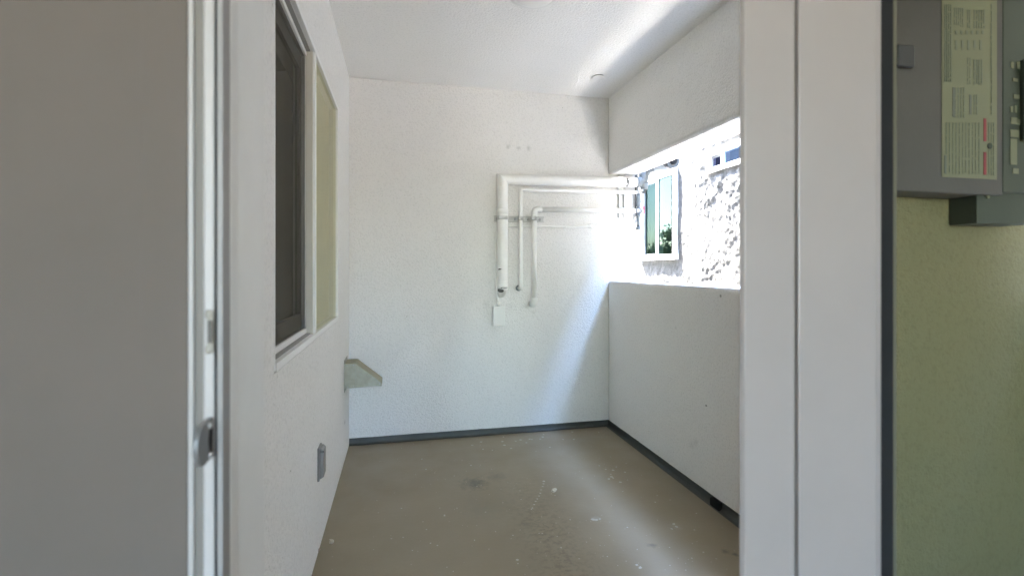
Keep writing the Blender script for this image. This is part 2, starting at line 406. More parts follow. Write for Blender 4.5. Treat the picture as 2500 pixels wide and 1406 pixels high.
def rough_slab(a, b, step, amp, edge_axis=None):
    """box whose faces are gridded and pushed about by a few millimetres, as hand-floated stucco is"""
    bm = bmesh.new(); a = Vector(a); b = Vector(b); n = [max(2, int((b[i] - a[i]) / step)) for i in range(3)]
    bmesh.ops.create_cube(bm, size=1)
    for v in bm.verts: v.co = Vector((a[i] + (b[i] - a[i]) * (v.co[i] + .5) for i in range(3)))
    bmesh.ops.bevel(bm, geom=bm.edges[:], offset=.007, segments=2, affect='EDGES')
    long_e = lambda: [e for e in bm.edges if e.calc_length() > step * 1.5]
    for _ in range(8):
        es = long_e()
        if not es: break
        bmesh.ops.subdivide_edges(bm, edges=es, cuts=1, use_grid_fill=True)
    bmesh.ops.triangulate(bm, faces=bm.faces)
    co = np.array([v.co for v in bm.verts])
    for ax in range(3):
        i, j = [(1, 2), (2, 0), (0, 1)][ax]
        d = (fbm(co[:, i] * 28 + co[:, ax] * 9, co[:, j] * 28 + co[:, ax] * 5, 3, 11 + ax) - .5) * 2 * amp
        for k, v in enumerate(bm.verts): v.co[ax] += d[k]
    for f in bm.faces: f.smooth = True
    m = MB(); m.bm.free(); m.bm = bm; return m
tag(rough_slab((XR, .50, -.1), (XO, D - .001, ZP), .022, .003).build('parapet_wall', M['stucco_p']), 'low white stucco parapet wall below the outside opening', 'wall')
tag(rough_slab((XR, .50, ZB), (XO, D - .001, ZC + .06), .022, .003).build('header_beam', M['stucco_p']), 'white stucco header beam above the outside opening', 'beam')

# left wall with the window opening
WY0, WYM, WY1, WZ0, WZ1 = 1.392, 2.013, 2.751, CZ - .276, CZ + .856
XW = XL - .16
lw = MB()
BW = (-1.5, 1.5, .85, 2.1)               # unseen room window behind the camera, widened for fill light (x range, z range)
def hole_wall2(mb, y0, y1, x0, x1, z0, z1, hx0, hx1, hz0, hz1):
    mb.box((x0, y0, z0), (hx0, y1, z1)); mb.box((hx1, y0, z0), (x1, y1, z1))
    mb.box((hx0, y0, z0), (hx1, y1, hz0)); mb.box((hx0, y0, hz1), (hx1, y1, z1))
t = bmesh.new(); ys = [.62, WY0, WY1, D]; zs = [-.1, WZ0, WZ1, ZC]
for X, flip in ((XL, False), (XW, True)):
    for i in range(3):
        for j in range(3):
            if i == 1 and j == 1: continue
            vs = [t.verts.new((X, y, z)) for y, z in ((ys[i], zs[j]), (ys[i + 1], zs[j]), (ys[i + 1], zs[j + 1]), (ys[i], zs[j + 1]))]
            t.faces.new(vs)
for (y0, z0, y1, z1) in ((WY0, WZ0, WY1, WZ0), (WY1, WZ0, WY1, WZ1), (WY1, WZ1, WY0, WZ1), (WY0, WZ1, WY0, WZ0)):
    t.faces.new([t.verts.new(p) for p in ((XL, y0, z0), (XL, y1, z1), (XW, y1, z1), (XW, y0, z0))])
bmesh.ops.remove_doubles(t, verts=t.verts, dist=1e-5); bmesh.ops.recalc_face_normals(t, faces=t.faces)
lw._join(t); tag(lw.build('side_wall', M['stucco_l']), 'white stucco side wall with the tall sliding window in it', 'wall')

# ------------------------------------------------------------------ sliding window in the side wall
win = thing('sliding_window', 'tall white sliding window with dark screened half and olive glass half', 'window', (XL, (WY0 + WY1) / 2, WZ0))
f = MB(); fo = .004; e = .004
XF = XL + fo                          # frame stands a touch proud of the stucco
f.box((XL - .070, WY0 + e, WZ0 + e), (XL + .0005, WY0 + .014, WZ1 - e), .0015)                   # near jamb
f.box((XL - .070, WY1 - .026, WZ0 + e), (XF, WY1 - e, WZ1 - e), .0015)                   # far jamb
f.box((XL - .070, WY0 + .014, WZ0 + e), (XF, WY1 - .026, WZ0 + .026), .0015)             # sill rail
f.box((XL - .070, WY0 + .014, WZ1 - .026), (XF, WY1 - .026, WZ1 - e), .0015)             # head rail
f.build('frame', M['vinyl'], win)
tr = MB()
for dx in (.006, .020):
    pass
tr.box((XL - .030, WY0 + .02, WZ0 + .0265), (XL - .012, WYM - .002, WZ0 + .031), .001)
tr.box((XL - .030, WY0 + .02, WZ1 - .031), (XL - .012, WYM - .002, WZ1 - .0265), .001); tr.build('track', M['track'], win)
ml = MB(); ml.box((XL - .052, WYM, WZ0 + .0265), (XF - .001, WYM + .034, WZ1 - .0265), .002); ml.build('mullion', M['vinyl'], win)
mc = MB(); mc.box((XL - .030, WYM - .010, WZ0 + .0265), (XL - .004, WYM - .001, WZ1 - .0265), .001); mc.build('mullion_trim', M['cream'], win)
gl = MB(); gl.sheet('x', XL - .008, WYM + .0345, WY1 - .0265, WZ0 + .0265, WZ1 - .0265); gl.build('fixed_pane', M['olive_glass'], win)
sd_ = MB(); sd_.box((XL - .045, WYM + .0350, WZ0 + .0275), (XL - .042, WY1 - .0270, WZ1 - .0275)); sd_.build('pane_backing', painted('olive_backing', (.60, .57, .40), .9, .08), win)  # backing added behind the fixed pane to brighten its olive tone
sc = MB(); sc.quad((XL - .034, WY0 + .015, WZ0 + .045), (XL - .034, WYM - .001, WZ0 + .045), (XL - .034, WYM - .001, WZ1 - .045), (XL - .034, WY0 + .015, WZ1 - .045)); sc.build('insect_screen', M['screen'], win)
sf = MB()
sf.box((XL - .040, WY0 + .015, WZ0 + .0315), (XL - .026, WYM - .011, WZ0 + .05), .001); sf.box((XL - .040, WY0 + .015, WZ1 - .05), (XL - .026, WYM - .011, WZ1 - .0315), .001)
sf.build('screen_frame', M['vinyl'], win)
sa = MB()
sa.box((XL - .064, WY0 + .016, WZ0 + .05), (XL - .046, WYM + .04, WZ0 + .105), .002); sa.box((XL - .064, WY0 + .016, WZ1 - .105), (XL - .046, WYM + .04, WZ1 - .05), .002)
sa.box((XL - .064, WYM - .03, WZ0 + .1055), (XL - .046, WYM + .012, WZ1 - .1055), .002); sa.box((XL - .064, WY0 + .016, WZ0 + .1055), (XL - .046, WY0 + .06, WZ1 - .1055), .002)
sash = sa.build('sash', mat('inner_sash_tan', (.24, .235, .21), .5), win)
sg = MB(); sg.sheet('x', XL - .055, WY0 + .0605, WYM - .0305, WZ0 + .106, WZ1 - .106); sg.build('sash_pane', M['inner_glass'], sash)
# dim room behind the window
rm = MB(); rm.box((-3.2, .60, -.1), (-3.1, D + .2, ZC)); tag(rm.build('room_wall', M['drywall']), 'beige inner room wall far behind the screened window', 'wall')

# the room the photograph is taken from: plain walls and a window opening behind the camera
rw = MB(); rw.box((-3.1, -4.6, .004), (-3.0, .498, ZC)); tag(rw.build('room_wall', M['drywall']), 'beige side wall of the room behind the camera', 'wall')
rw = MB(); rw.box((1.605, -4.6, .004), (XO - .003, .498, ZC + .085)); tag(rw.build('room_wall', M['drywall']), 'beige wall of the room right of the glass door', 'wall')
rw = MB(); hole_wall2(rw, -4.6, -4.5, -3.0, 1.604, .004, ZC, BW[0], BW[1], BW[2], BW[3]); tag(rw.build('room_wall', M['drywall']), 'beige back wall with the room window behind the camera', 'wall')

# ------------------------------------------------------------------ building shell
rb_ = thing('warm_bounce_block', 'unseen tan block added behind the camera to warm the room light', 'building', (0, -15, GZ))
b = MB(); b.box((-16, -19, GZ + .02), (16, -15, 1.5)); b.build('wall', mat('tan_render', (.70, .62, .52), .9), rb_)  # added out of view, tan so that sunlight bounces warm into the room
bld = thing('apartment_building', 'white apartment block whose upper balcony this is', 'building', (-1, 3, GZ))
b = MB(); b.box((-7, -4.6, GZ + .02), (XO - .002, 9.6, -.125)); b.build('lower_storeys', M['plaster'], bld)
b = MB(); b.box((-7, -4.6, ZC + .085), (XO - .002, 9.6, 4.65)); b.build('upper_sun_block', M['plaster'], bld)  # unseen mass, raised to keep sun off the near alley ground
b = MB(); b.box((-7, D + .202, -.12), (XO - .002, 9.6, ZC + .08)); b.build('adjoining_unit', M['plaster'], bld)

# ------------------------------------------------------------------ foreground: interior wall, door jamb
Y0 = .50
x460, x475, x497, x525, x530, x545 = [xa(p, Y0) for p in (460, 475, 497, 525, 530, 545)]
x345 = xa(345, Y0)
iw = MB(); iw.box((-3.1, Y0, 0), (x345, .62, ZC), 0); iw.box((x345 + .0002, Y0 - .0015, 0), (x460 - .0005, .62, ZC), .0006)
tag(iw.build('interior_wall', M['drywall']), 'plain beige grey wall filling the left edge of the picture', 'wall')
jb = thing('door_jamb', 'white door jamb with grey pull handle and latch keeper', 'door jamb', (x497, Y0, 0))
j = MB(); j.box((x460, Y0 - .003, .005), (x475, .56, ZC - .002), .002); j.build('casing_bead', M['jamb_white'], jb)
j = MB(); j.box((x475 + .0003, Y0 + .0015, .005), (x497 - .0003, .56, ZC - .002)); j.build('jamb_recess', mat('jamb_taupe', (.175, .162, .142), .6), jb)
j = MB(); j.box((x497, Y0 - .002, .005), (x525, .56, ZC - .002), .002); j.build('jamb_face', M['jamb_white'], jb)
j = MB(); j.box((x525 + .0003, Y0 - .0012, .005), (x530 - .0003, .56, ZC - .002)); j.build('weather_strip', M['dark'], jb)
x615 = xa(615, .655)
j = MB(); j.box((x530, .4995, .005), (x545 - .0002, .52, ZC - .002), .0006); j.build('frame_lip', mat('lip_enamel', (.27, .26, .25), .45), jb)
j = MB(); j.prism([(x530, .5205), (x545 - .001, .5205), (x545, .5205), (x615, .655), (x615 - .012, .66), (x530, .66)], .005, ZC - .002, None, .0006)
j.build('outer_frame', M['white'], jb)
# latch keeper
def zc(py, Y, px=510): return on_y(px, py, Y).z
kx0, kx1 = xa(505, Y0 - .006), xa(521, Y0 - .006)
k_ = MB(); k_.box((kx0, Y0 - .006, zc(756, Y0)), (kx1, Y0 - .0022, zc(860, Y0)), .0015)
for py in (766, 850): k_.sphere((kx0 + .001, Y0 - .006, zc(py, Y0)), .0030, (.9, .5, 1.5))
kp = k_.build('latch_keeper', mat('keeper_zinc', (.30, .285, .245), .5, .3), jb)
k2 = MB(); k2.box((kx0 + .0008, Y0 - .0078, zc(780, Y0)), (kx1 - .0005, Y0 - .0061, zc(834, Y0)), .0005); k2.build('keeper_slot', mat('slot_shadow_zinc', (.10, .095, .085), .6), kp)
# D pull handle
zt, zb_ = on_y(525, 1015, Y0).z, on_y(525, 1112, Y0).z; zm = (zt + zb_) / 2; hz = (zt - zb_) / 2
prof = [(Y0 - .0025, zt), (Y0 - .024, zt)]
for k in range(1, 12):
    a = math.pi * k / 12; prof.append((Y0 - .024 - .014 * math.sin(a), zm + hz * math.cos(a)))
prof += [(Y0 - .024, zb_), (Y0 - .0025, zb_)]
Myz = Matrix(((0, 0, 1, 0), (1, 0, 0, 0), (0, 1, 0, 0), (0, 0, 0, 1)))
h = MB(); h.prism(prof, x525 - .0048, x525 - .0005, Myz, .0012); hd = h.build('handle', mat('grey_handle_metal', (.20, .20, .20), .35, .3), jb)
h = MB(); pr2 = [(Y0 - .006, zm + hz * .62), (Y0 - .012, zm + hz * .62), (Y0 - .015, zm), (Y0 - .012, zm - hz * .62), (Y0 - .006, zm - hz * .62)]
h.prism(pr2, x525 - .0004, x525 + .0002, Myz, 0); h.build('handle_recess', M['dark'], hd)
for s in (.72, -.72):
    h = MB(); h.sphere((x525 - .0004, Y0 - .012, zm + hz * s), .0028); h.build('handle_screw', M['steel'], hd)

# ------------------------------------------------------------------ foreground: sliding glass door on the right
YD = .45
sdoor = thing('sliding_glass_door', 'white framed sliding glass door with tinted pane, at the right', 'door', (xa(1950, YD), YD, 0))
xs = {p: xa(p, YD) for p in (1811, 1930, 1946, 2135, 2160, 2186, 2200)}
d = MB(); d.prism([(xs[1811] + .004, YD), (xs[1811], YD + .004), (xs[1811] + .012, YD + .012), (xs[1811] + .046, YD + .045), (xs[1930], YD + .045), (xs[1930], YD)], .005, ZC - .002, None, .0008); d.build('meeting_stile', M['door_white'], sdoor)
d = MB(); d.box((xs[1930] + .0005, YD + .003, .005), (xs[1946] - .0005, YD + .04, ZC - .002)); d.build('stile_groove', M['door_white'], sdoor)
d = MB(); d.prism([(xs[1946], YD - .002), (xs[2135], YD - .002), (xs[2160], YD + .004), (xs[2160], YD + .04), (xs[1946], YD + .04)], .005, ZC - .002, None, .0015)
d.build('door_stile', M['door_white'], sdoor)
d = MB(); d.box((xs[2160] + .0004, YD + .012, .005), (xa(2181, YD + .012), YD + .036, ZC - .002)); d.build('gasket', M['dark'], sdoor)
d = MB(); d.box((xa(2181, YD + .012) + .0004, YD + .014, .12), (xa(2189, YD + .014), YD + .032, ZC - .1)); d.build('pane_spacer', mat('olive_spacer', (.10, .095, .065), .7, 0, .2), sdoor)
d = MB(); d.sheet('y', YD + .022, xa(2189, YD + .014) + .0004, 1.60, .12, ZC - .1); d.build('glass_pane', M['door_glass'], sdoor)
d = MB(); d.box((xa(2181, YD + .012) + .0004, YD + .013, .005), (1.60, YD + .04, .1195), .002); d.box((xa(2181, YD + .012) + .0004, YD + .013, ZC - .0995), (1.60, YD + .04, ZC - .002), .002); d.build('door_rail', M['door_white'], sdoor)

# utility wall and electrical panel behind that glass
YU = .88
uw = MB(); uw.box((xa(2165, YU) , YU, 0.001), (XR - .002, YU + .1, ZC - .001))
tag(uw.build('utility_wall', M['olive_wall']), 'olive stucco wall behind the tinted glass carrying the breaker panel', 'wall')
ep = thing('breaker_box', 'grey metal breaker panel with paper label seen through the tinted glass', 'electrical panel', (xa(2300, YU), YU, CZ + .1))
YP = YU - .07
def pbox(px0, py0, px1, py1, y0, y1, bev=.002):
    a = on_y(px0, py1, y0); c = on_y(px1, py0, y0); m_ = MB(); m_.box((a.x, y0, a.z), (c.x, y1, c.z), bev); return m_
pbox(2186, -140, 2448, 466, YP, YU - .001).build('panel_door', M['panel_grey'], ep)
pbox(2449, -140, 2518, 469, YP + .004, YU - .001).build('breaker_cover', M['panel_dark'], ep)
pbox(2386, 472, 2516, 545, YP + .012, YU - .001).build('lower_cover', M['panel_dark'], ep)
pbox(2192, 112, 2236, 160, YP - .012, YP - .0005, .004).build('latch', mat('panel_latch', (.06, .055, .08), .4), ep)
lb = pbox(2300, -60, 2434, 432, YP - .0012, YP - .0004, 0).build('paper_label', M['label_paper'], ep)
tx = MB()
def tbar(mb, x0, y0, x1, y1):
    a = on_y(x0, y1, YP - .002); c = on_y(x1, y0, YP - .002); mb.box((a.x, YP - .0022, a.z), (c.x, YP - .0013, c.z))
rb = random.Random(5)
for x in range(2308, 2316, 4): tbar(tx, x, 20, x + 1.6, 200)
def block(x0, x1, y0, y1, step=7, th=2.4):
    x = x0
    while x < x1:
        yy = y0
        while yy < y1:
            L = rb.uniform(8, 34); tbar(tx, x, yy, x + th, min(yy + L, y1)); yy += L + rb.uniform(2, 5)
        x += step
block(2306, 2322, 12, 200, 5); block(2330, 2352, 20, 66, 5); block(2362, 2368, 25, 70, 5); block(2378, 2404, 25, 70, 6)
block(2332, 2402, 76, 84, 13, 5); block(2332, 2402, 100, 122, 15, 5); block(2362, 2372, 142, 206, 6); block(2378, 2402, 146, 208, 6)
block(2332, 2358, 214, 288, 7); block(2378, 2390, 232, 280, 6); block(2310, 2392, 300, 425, 8, 2); block(2414, 2430, 300, 428, 6, 1.6); block(2420, 2424, 10, 280, 5, 1.5)
tx.build('label_print', M['ink'], lb)
t2 = MB(); t2.bm.free()
for bb in ((2326, 214, 2331, 286), (2367, 232, 2372, 280), (2306, 380, 2310, 424)):
    t2 = MB(); tbar(t2, *bb); t2.build('label_heading', M['ink2'], lb)
for bb in ((2402, 290, 2408, 345), (2402, 372, 2408, 427)):
    t3 = MB(); tbar(t3, *bb); t3.build('warning_bar', M['red_ink'], lb)
t4 = MB(); q = on_y(2416, 357, YP - .002); t4.lathe([(.0065, 0), (.0065, .0012)], q, 'Y', 20); t4.build('label_emblem', M['breaker'], lb)
for (x0, y0, x1, y1) in [(2470, 152, 2476, 166), (2484, 152, 2492, 168), (2474, 192, 2486, 199), (2476, 232, 2490, 240), (2468, 260, 2474, 274), (2478, 258, 2484, 275), (2470, 288, 2486, 302), (2484, 292, 2492, 304), (2468, 318, 2488, 334), (2468, 340, 2484, 402), (2474, 412, 2488, 424)]:
    a = on_y(x0, y1, YP + .002); c = on_y(x1, y0, YP + .002); nb = MB(); nb.box((a.x, YP + .0025, a.z), (c.x, YP + .0036, c.z)); nb.build('circuit_number', M['label_paper'], ep)
a = on_y(2494, 345, YP); c = on_y(2515, 150, YP); nb = MB(); nb.box((a.x, YP - .004, a.z), (c.x, YP + .0036, c.z), .001); nb.build('breaker_row', M['breaker'], ep)
q = on_y(2410, 481, YP + .01); nb = MB(); nb.lathe([(.004, 0), (.004, .003)], q, 'Y', 16); nb.build('cover_screw', M['label_paper'], ep)

# ------------------------------------------------------------------ ceiling fittings
q = on_z(1300, 14, ZC); LX, LY = q.x - .02, q.y - .105
cl = thing('ceiling_light', 'round white flush ceiling light, switched off', 'ceiling light', (LX, LY, ZC))
m_ = MB(); m_.lathe([(.118, 0), (.118, -.010), (.112, -.016), (.095, -.017)][::-1], (LX, LY, ZC - .0005)); m_.build('trim_ring', M['white'], cl)
m_ = MB(); m_.lathe([(.090, -.017), (.084, -.024), (.06, -.031), (.03, -.034), (.001, -.035)], (LX, LY, ZC)); m_.build('diffuser', mat('frosted_diffuser', (.82, .82, .80), .4), cl)
q = on_z(1461, 187, ZC)
spk = thing('sprinkler_cover', 'small flat white sprinkler cover plate on the ceiling near the beam', 'sprinkler', (q.x, q.y, ZC))
m_ = MB(); m_.lathe([(.034, 0), (.034, -.008)], q, 'Z', 40); m_.build('spacer', M['track'], spk)
m_ = MB(); m_.lathe([(.043, -.008), (.044, -.009), (.044, -.011), (.040, -.0125), (.001, -.0128)], q, 'Z', 40); m_.build('cover_plate', M['white'], spk)

# ------------------------------------------------------------------ pipes on the end wall
YB = D - .060      # big pipe axis
r1 = .0365
A = on_y(1227, 716, YB); B = on_y(1227, 438, YB); E_ = on_y(1556, 445, YB)
bp = thing('insulated_pipe', 'thickest white insulated pipe, mitred at its corner, with torn jacket', 'pipe', A)
m_ = MB(); low = A + Vector((0, 0, .045))
m_.tube([(low.x, YB + .058, low.z - .03), (low.x, YB + .04, low.z - .034), (low.x, YB + .022, low.z - .028), (low.x, YB + .007, low.z - .010), low, B], r1, 28)
# mitred corner: re-build as two runs sharing the mitre plane
m_.bm.free(); m_ = MB()
def mitre_run(p0, p1, n_cut, r, mb, n=28, jit=0):
    """pipe from p0 to p1 whose end ring at p1 lies in the plane with normal n_cut"""
    d_ = (p1 - p0).normalized(); ref = d_.orthogonal().normalized(); o_ = d_.cross(ref); t_ = bmesh.new(); r0 = []; r1_ = []
    for k in range(n):
        v = (ref * math.cos(2 * math.pi * k / n) + o_ * math.sin(2 * math.pi * k / n)) * r
        r0.append(t_.verts.new(p0 + v)); s = -(v.dot(n_cut)) / d_.dot(n_cut); r1_.append(t_.verts.new(p1 + v + d_ * s))
    for k in range(n):
        f_ = t_.faces.new((r0[k], r0[(k + 1) % n], r1_[(k + 1) % n], r1_[k])); f_.smooth = True
    mb._join(t_)
dv = (B - A).normalized(); dh = (E_ - B).normalized(); ncut = (dv + dh).normalized()
J1 = on_y(1227, 522, YB); low = A + Vector((0, 0, .042))
rv = MB(); mitre_run(low + Vector((0, 0, .001)), B, ncut, r1, rv)
rv.tube([(low.x, YB + .060, low.z - .036), (low.x, YB + .045, low.z - .036), (low.x, YB + .028, low.z - .030), (low.x, YB + .012, low.z - .016), (low.x, YB + .003, low.z - .006), low + Vector((0, 0, .002))], r1, 28)
rv.tube([J1 + Vector((0, 0, -.004)), J1 + Vector((0, 0, .030))], r1 + .0018, 28)
rv.build('vertical_jacket', M['pipe'], bp)
Tn = on_y(1527, 445, YB)
rh = MB(); mitre_run(Tn - dh * .006, B, ncut, r1, rh); rh.tube([Tn + dh * .012, E_], r1 - .001, 28); rh.build('horizontal_jacket', M['pipe'], bp)
tj = MB(); tj.tube([Tn - dh * .012, Tn + dh * .016], r1 - .007, 24); tj.build('exposed_foam', M['rubber_foam'], bp)
# ragged jacket flaps at the tear
fp = MB(); rj = random.Random(2)
for k in range(9):
    a0 = 2 * math.pi * k / 9 + rj.uniform(-.2, .2); w = rj.uniform(.12, .26); L = rj.uniform(.006, .018)
    def onp(a_, s_): return Tn + dh * s_ + Vector((0, math.cos(a_), math.sin(a_))) * (r1 - .0005)
    s0 = -.006 if k % 2 else .012; sg_ = 1 if k % 2 else -1
    fp.bm.faces.new([fp.bm.verts.new(v) for v in (onp(a0 - w, s0), onp(a0 + w, s0), onp(a0 + w * .1, s0 + sg_ * L))])
fp.build('torn_flaps', M['pipe'], bp)
# torn opening in the bottom bend: dark foam showing
tb = MB(); tb.sphere((low.x - .012, YB - .010, low.z - .020), .027, (.9, .9, .62)); tb.build('torn_foam', M['rubber_foam'], bp)
cut = on_y(1222, 658, YB - r1); tb = MB(); tb.prism([(-.014, .002), (-.004, .006), (.012, .003), (.004, -.001), (-.010, -.003)], -.0006, .0014, Matrix.Translation(cut + Vector((-.003, 0.0012, 0))) @ Matrix.Rotation(R(90), 4, 'X'))
tb.build('jacket_slit', M['dark'], bp)

YS = D - .047; rs2 = .0135
a = on_y(1271, 703, YS); b_ = on_y(1271, 463, YS); c_ = on_y(1566, 470, YS)
spp = thing('thin_water_pipe', 'thin white pipe running between the thick pipe and the middle one', 'pipe', a)
m_ = MB(); m_.tube([(a.x, D - .001, a.z - .002)] + bend([(a.x, D - .01, a.z - .002), (a.x, YS, a.z), b_, c_], .018), rs2, 18); m_.build('pipe_run', M['pipe'], spp)
m_ = MB(); m_.lathe([(.021, 0), (.019, .006), (.015, .008)], (a.x - .004, D - .001, a.z - .002), 'Y', 20); m_.build('wall_flange', M['pvc'], spp)
YM = D - .052; rm_ = .0178
a = on_y(1304, 742, YM); b_ = on_y(1304, 511, YM); c_ = on_y(1556, 515, YM)
mp = thing('medium_water_pipe', 'medium white pipe with round elbow fittings at both ends', 'pipe', a)
m_ = MB(); m_.tube([a + Vector((0, 0, .03)), b_ - Vector((0, 0, .04))], rm_, 20); m_.tube([b_ + Vector((.04, 0, 0)), c_], rm_, 20); m_.build('pipe_run', M['pipe'], mp)
m_ = MB(); m_.tube(bend([b_ - Vector((0, 0, .048)), b_, b_ + Vector((.048, 0, 0))], .034), rm_ + .004, 22)
m_.tube([b_ - Vector((0, 0, .052)), b_ - Vector((0, 0, .042))], rm_ + .006, 22); m_.tube([b_ + Vector((.042, 0, 0)), b_ + Vector((.052, 0, 0))], rm_ + .006, 22); m_.build('upper_elbow', M['pipe'], mp)
m_ = MB(); m_.tube(bend([a + Vector((0, 0, .036)), a + Vector((0, 0, -.002)), (a.x, D - .001, a.z - .002)], .026), rm_ + .006, 22); m_.tube([a + Vector((0, 0, .030)), a + Vector((0, 0, .040))], rm_ + .008, 22); m_.build('lower_elbow', M['pipe'], mp)

YC = D - .014; rc = .0088
cpts = [(1217, 746), (1213, 722), (1211, 690), (1211, 575), (1216, 562), (1240, 553)]
P3 = [on_y(x, y, YC) for x, y in cpts]; P3[0].y = D - .022; P3[1].y = D - .018
run = bend(P3, .025, 5) + [on_y(x, y, YC) for x, y in ((1300, 553), (1380, 554), (1442, 553), (1505, 552))]
e0 = on_y(1548, 552, YC)
Xc = XO + .016
tail = bend([run[-1], Vector((Xc, YC, e0.z)), Vector((Xc, YC, e0.z + .36))], .085, 12)
cd = thing('electrical_conduit', 'slim white conduit sweeping round the wall end from the junction box', 'conduit', P3[0])
m_ = MB(); m_.tube(run + tail[1:], rc, 16); m_.build('tube', M['pipe'], cd)
def strap(px, py, vert):
    p = on_y(px, py, YC); s_ = MB()
    if vert: s_.tube([p - Vector((0, 0, .006)), p + Vector((0, 0, .006))], rc + .002, 16); s_.box((p.x - .032, D - .0045, p.z - .006), (p.x, D - .001, p.z + .006), .001); s_.sphere((p.x - .024, D - .005, p.z), .0045)
    else: s_.tube([p - Vector((.006, 0, 0)), p + Vector((.006, 0, 0))], rc + .002, 16); s_.box((p.x - .006, D - .0045, p.z - .030), (p.x + .006, D - .001, p.z), .001); s_.sphere((p.x, D - .005, p.z - .022), .0045)
    s_.build('strap', M['pipe'], cd)
strap(1211, 638, True); strap(1380, 554, False)
p = on_y(1442, 553, YC); m_ = MB(); m_.tube([p - Vector((.014, 0, 0)), p + Vector((.014, 0, 0))], rc + .0035, 18); m_.tube([p - Vector((.016, 0, 0)), p - Vector((.010, 0, 0))], rc + .005, 18); m_.build('coupling', M['pipe'], cd)
p = P3[0]; m_ = MB(); m_.tube([p + Vector((0, 0, .030)), p - Vector((0, 0, .004))], [rc + .001, rc + .006], 18); m_.build('box_connector', M['pipe'], cd)

q0 = on_y(1205, 796, D - .05); q1 = on_y(1232, 749, D - .05)
jx = thing('junction_box', 'small white junction box at the bottom end of the slim conduit', 'junction box', ((q0.x + q1.x) / 2, D, q0.z))
m_ = MB(); m_.box((q0.x, D - .046, q0.z), (q1.x, D - .001, q1.z), .003); m_.build('body', M['box_white'], jx)
m_ = MB(); m_.box((q0.x - .002, D - .054, q0.z - .002), (q1.x + .002, D - .0463, q1.z + .002), .003); m_.build('lid', M['box_white'], jx)

# strut channels with clamps
def channel(p0, p1, w, dep, vert, parent):
    m_ = MB(); a, b2 = p0, p1; t_ = .003
    if vert:
        m_.box((a.x - w / 2, D - .004, a.z), (a.x + w / 2, D - .001, b2.z)); 
        for s_ in (-1, 1):
            xx = a.x + s_ * (w / 2 - t_ / 2)
            m_.box((xx - t_ / 2, D - dep, a.z), (xx + t_ / 2, D - .0045, b2.z)); xi = a.x + s_ * (w / 2 - .006)
            m_.box((xi - .006, D - dep - t_, a.z), (xi + .006, D - dep - .0005, b2.z), .001)
    else:
        m_.box((a.x, D - .004, a.z - w / 2), (b2.x, D - .001, a.z + w / 2))
        for s_ in (-1, 1):
            zz = a.z + s_ * (w / 2 - t_ / 2)
            m_.box((a.x, D - dep, zz - t_ / 2), (b2.x, D - .0045, zz + t_ / 2)); zi = a.z + s_ * (w / 2 - .005)
            m_.box((a.x, D - dep - t_, zi - .005), (b2.x, D - dep - .0005, zi + .005), .001)
    return m_.build('rail', M['clamp'], parent)
sa0 = on_y(1207, 533.5, D - .02); sa1 = on_y(1328, 533.5, D - .02)
s1 = thing('strut_channel', 'level white strut channel clamping the three vertical pipe drops', 'strut channel', sa0)
channel(sa0, sa1, .041, .018, False, s1)
for px in (1214, 1258, 1290, 1318): q = on_y(px, 533.5, D - .005); hl = MB(); hl.lathe([(.010, 0), (.010, .003), (.006, .006)], (q.x, D - .0045, sa0.z), 'Y', 18); hl.build('bolt', M['steel'], s1)
def clampv(px, Y, r, parent):
    c = on_y(px, 533, Y); m_ = MB(); m_.tube([(c.x, Y, sa0.z - .013), (c.x, Y, sa0.z + .013)], r + .0022, 24)
    m_.box((c.x + r * .25, Y - r - .012, sa0.z - .011), (c.x + r * .25 + .004, Y, sa0.z + .011), .001); m_.box((c.x + r * .25 + .008, Y - r - .012, sa0.z - .011), (c.x + r * .25 + .012, Y, sa0.z + .011), .001)
    m_.tube([(c.x + r * .25 - .006, Y - r - .007, sa0.z), (c.x + r * .25 + .020, Y - r - .007, sa0.z)], .0035, 10)
    m_.tube([(c.x - r * .6, Y - r - .001, sa0.z), (c.x - r * .6, Y - r + .012, sa0.z)], .0085, 8)
    m_.build('clamp', M['clamp'], parent)
clampv(1227, YB, r1, s1); clampv(1271, YS, rs2, s1); clampv(1304, YM, rm_, s1)
va = on_y(1519, 532, D - .02); vb = on_y(1519, 420, D - .02)
s2 = thing('strut_channel', 'upright white strut channel behind the level pipe runs near the wall end', 'strut channel', va)
channel(va, vb, .052, .018, True, s2)
for py, Y, r in ((445, YB, r1), (469, YS, rs2), (514, YM, rm_)):
    c = on_y(1521, py, Y); m_ = MB(); m_.tube([c - Vector((.012, 0, 0)), c + Vector((.012, 0, 0))], r + .002, 24) if r != r1 else m_.box((c.x - .02, Y + r, c.z - .05), (c.x + .02, D - .022, c.z + .05), .002)
    m_.build('clamp', M['pipe'], s2)
fs = MB(); fs.box((XO + .006, D + .012, on_y(1550, 528, D).z), (XO + .030, D + .050, on_y(1550, 420, D).z), .002); fs.box((XO + .031, D + .015, on_y(1550, 528, D).z), (XO + .034, D + .047, on_y(1550, 420, D).z), .001)
tag(fs.build('facade_strut', M['pvcd']), 'dark grey upright strut on the outer end of the wall', 'strut channel')

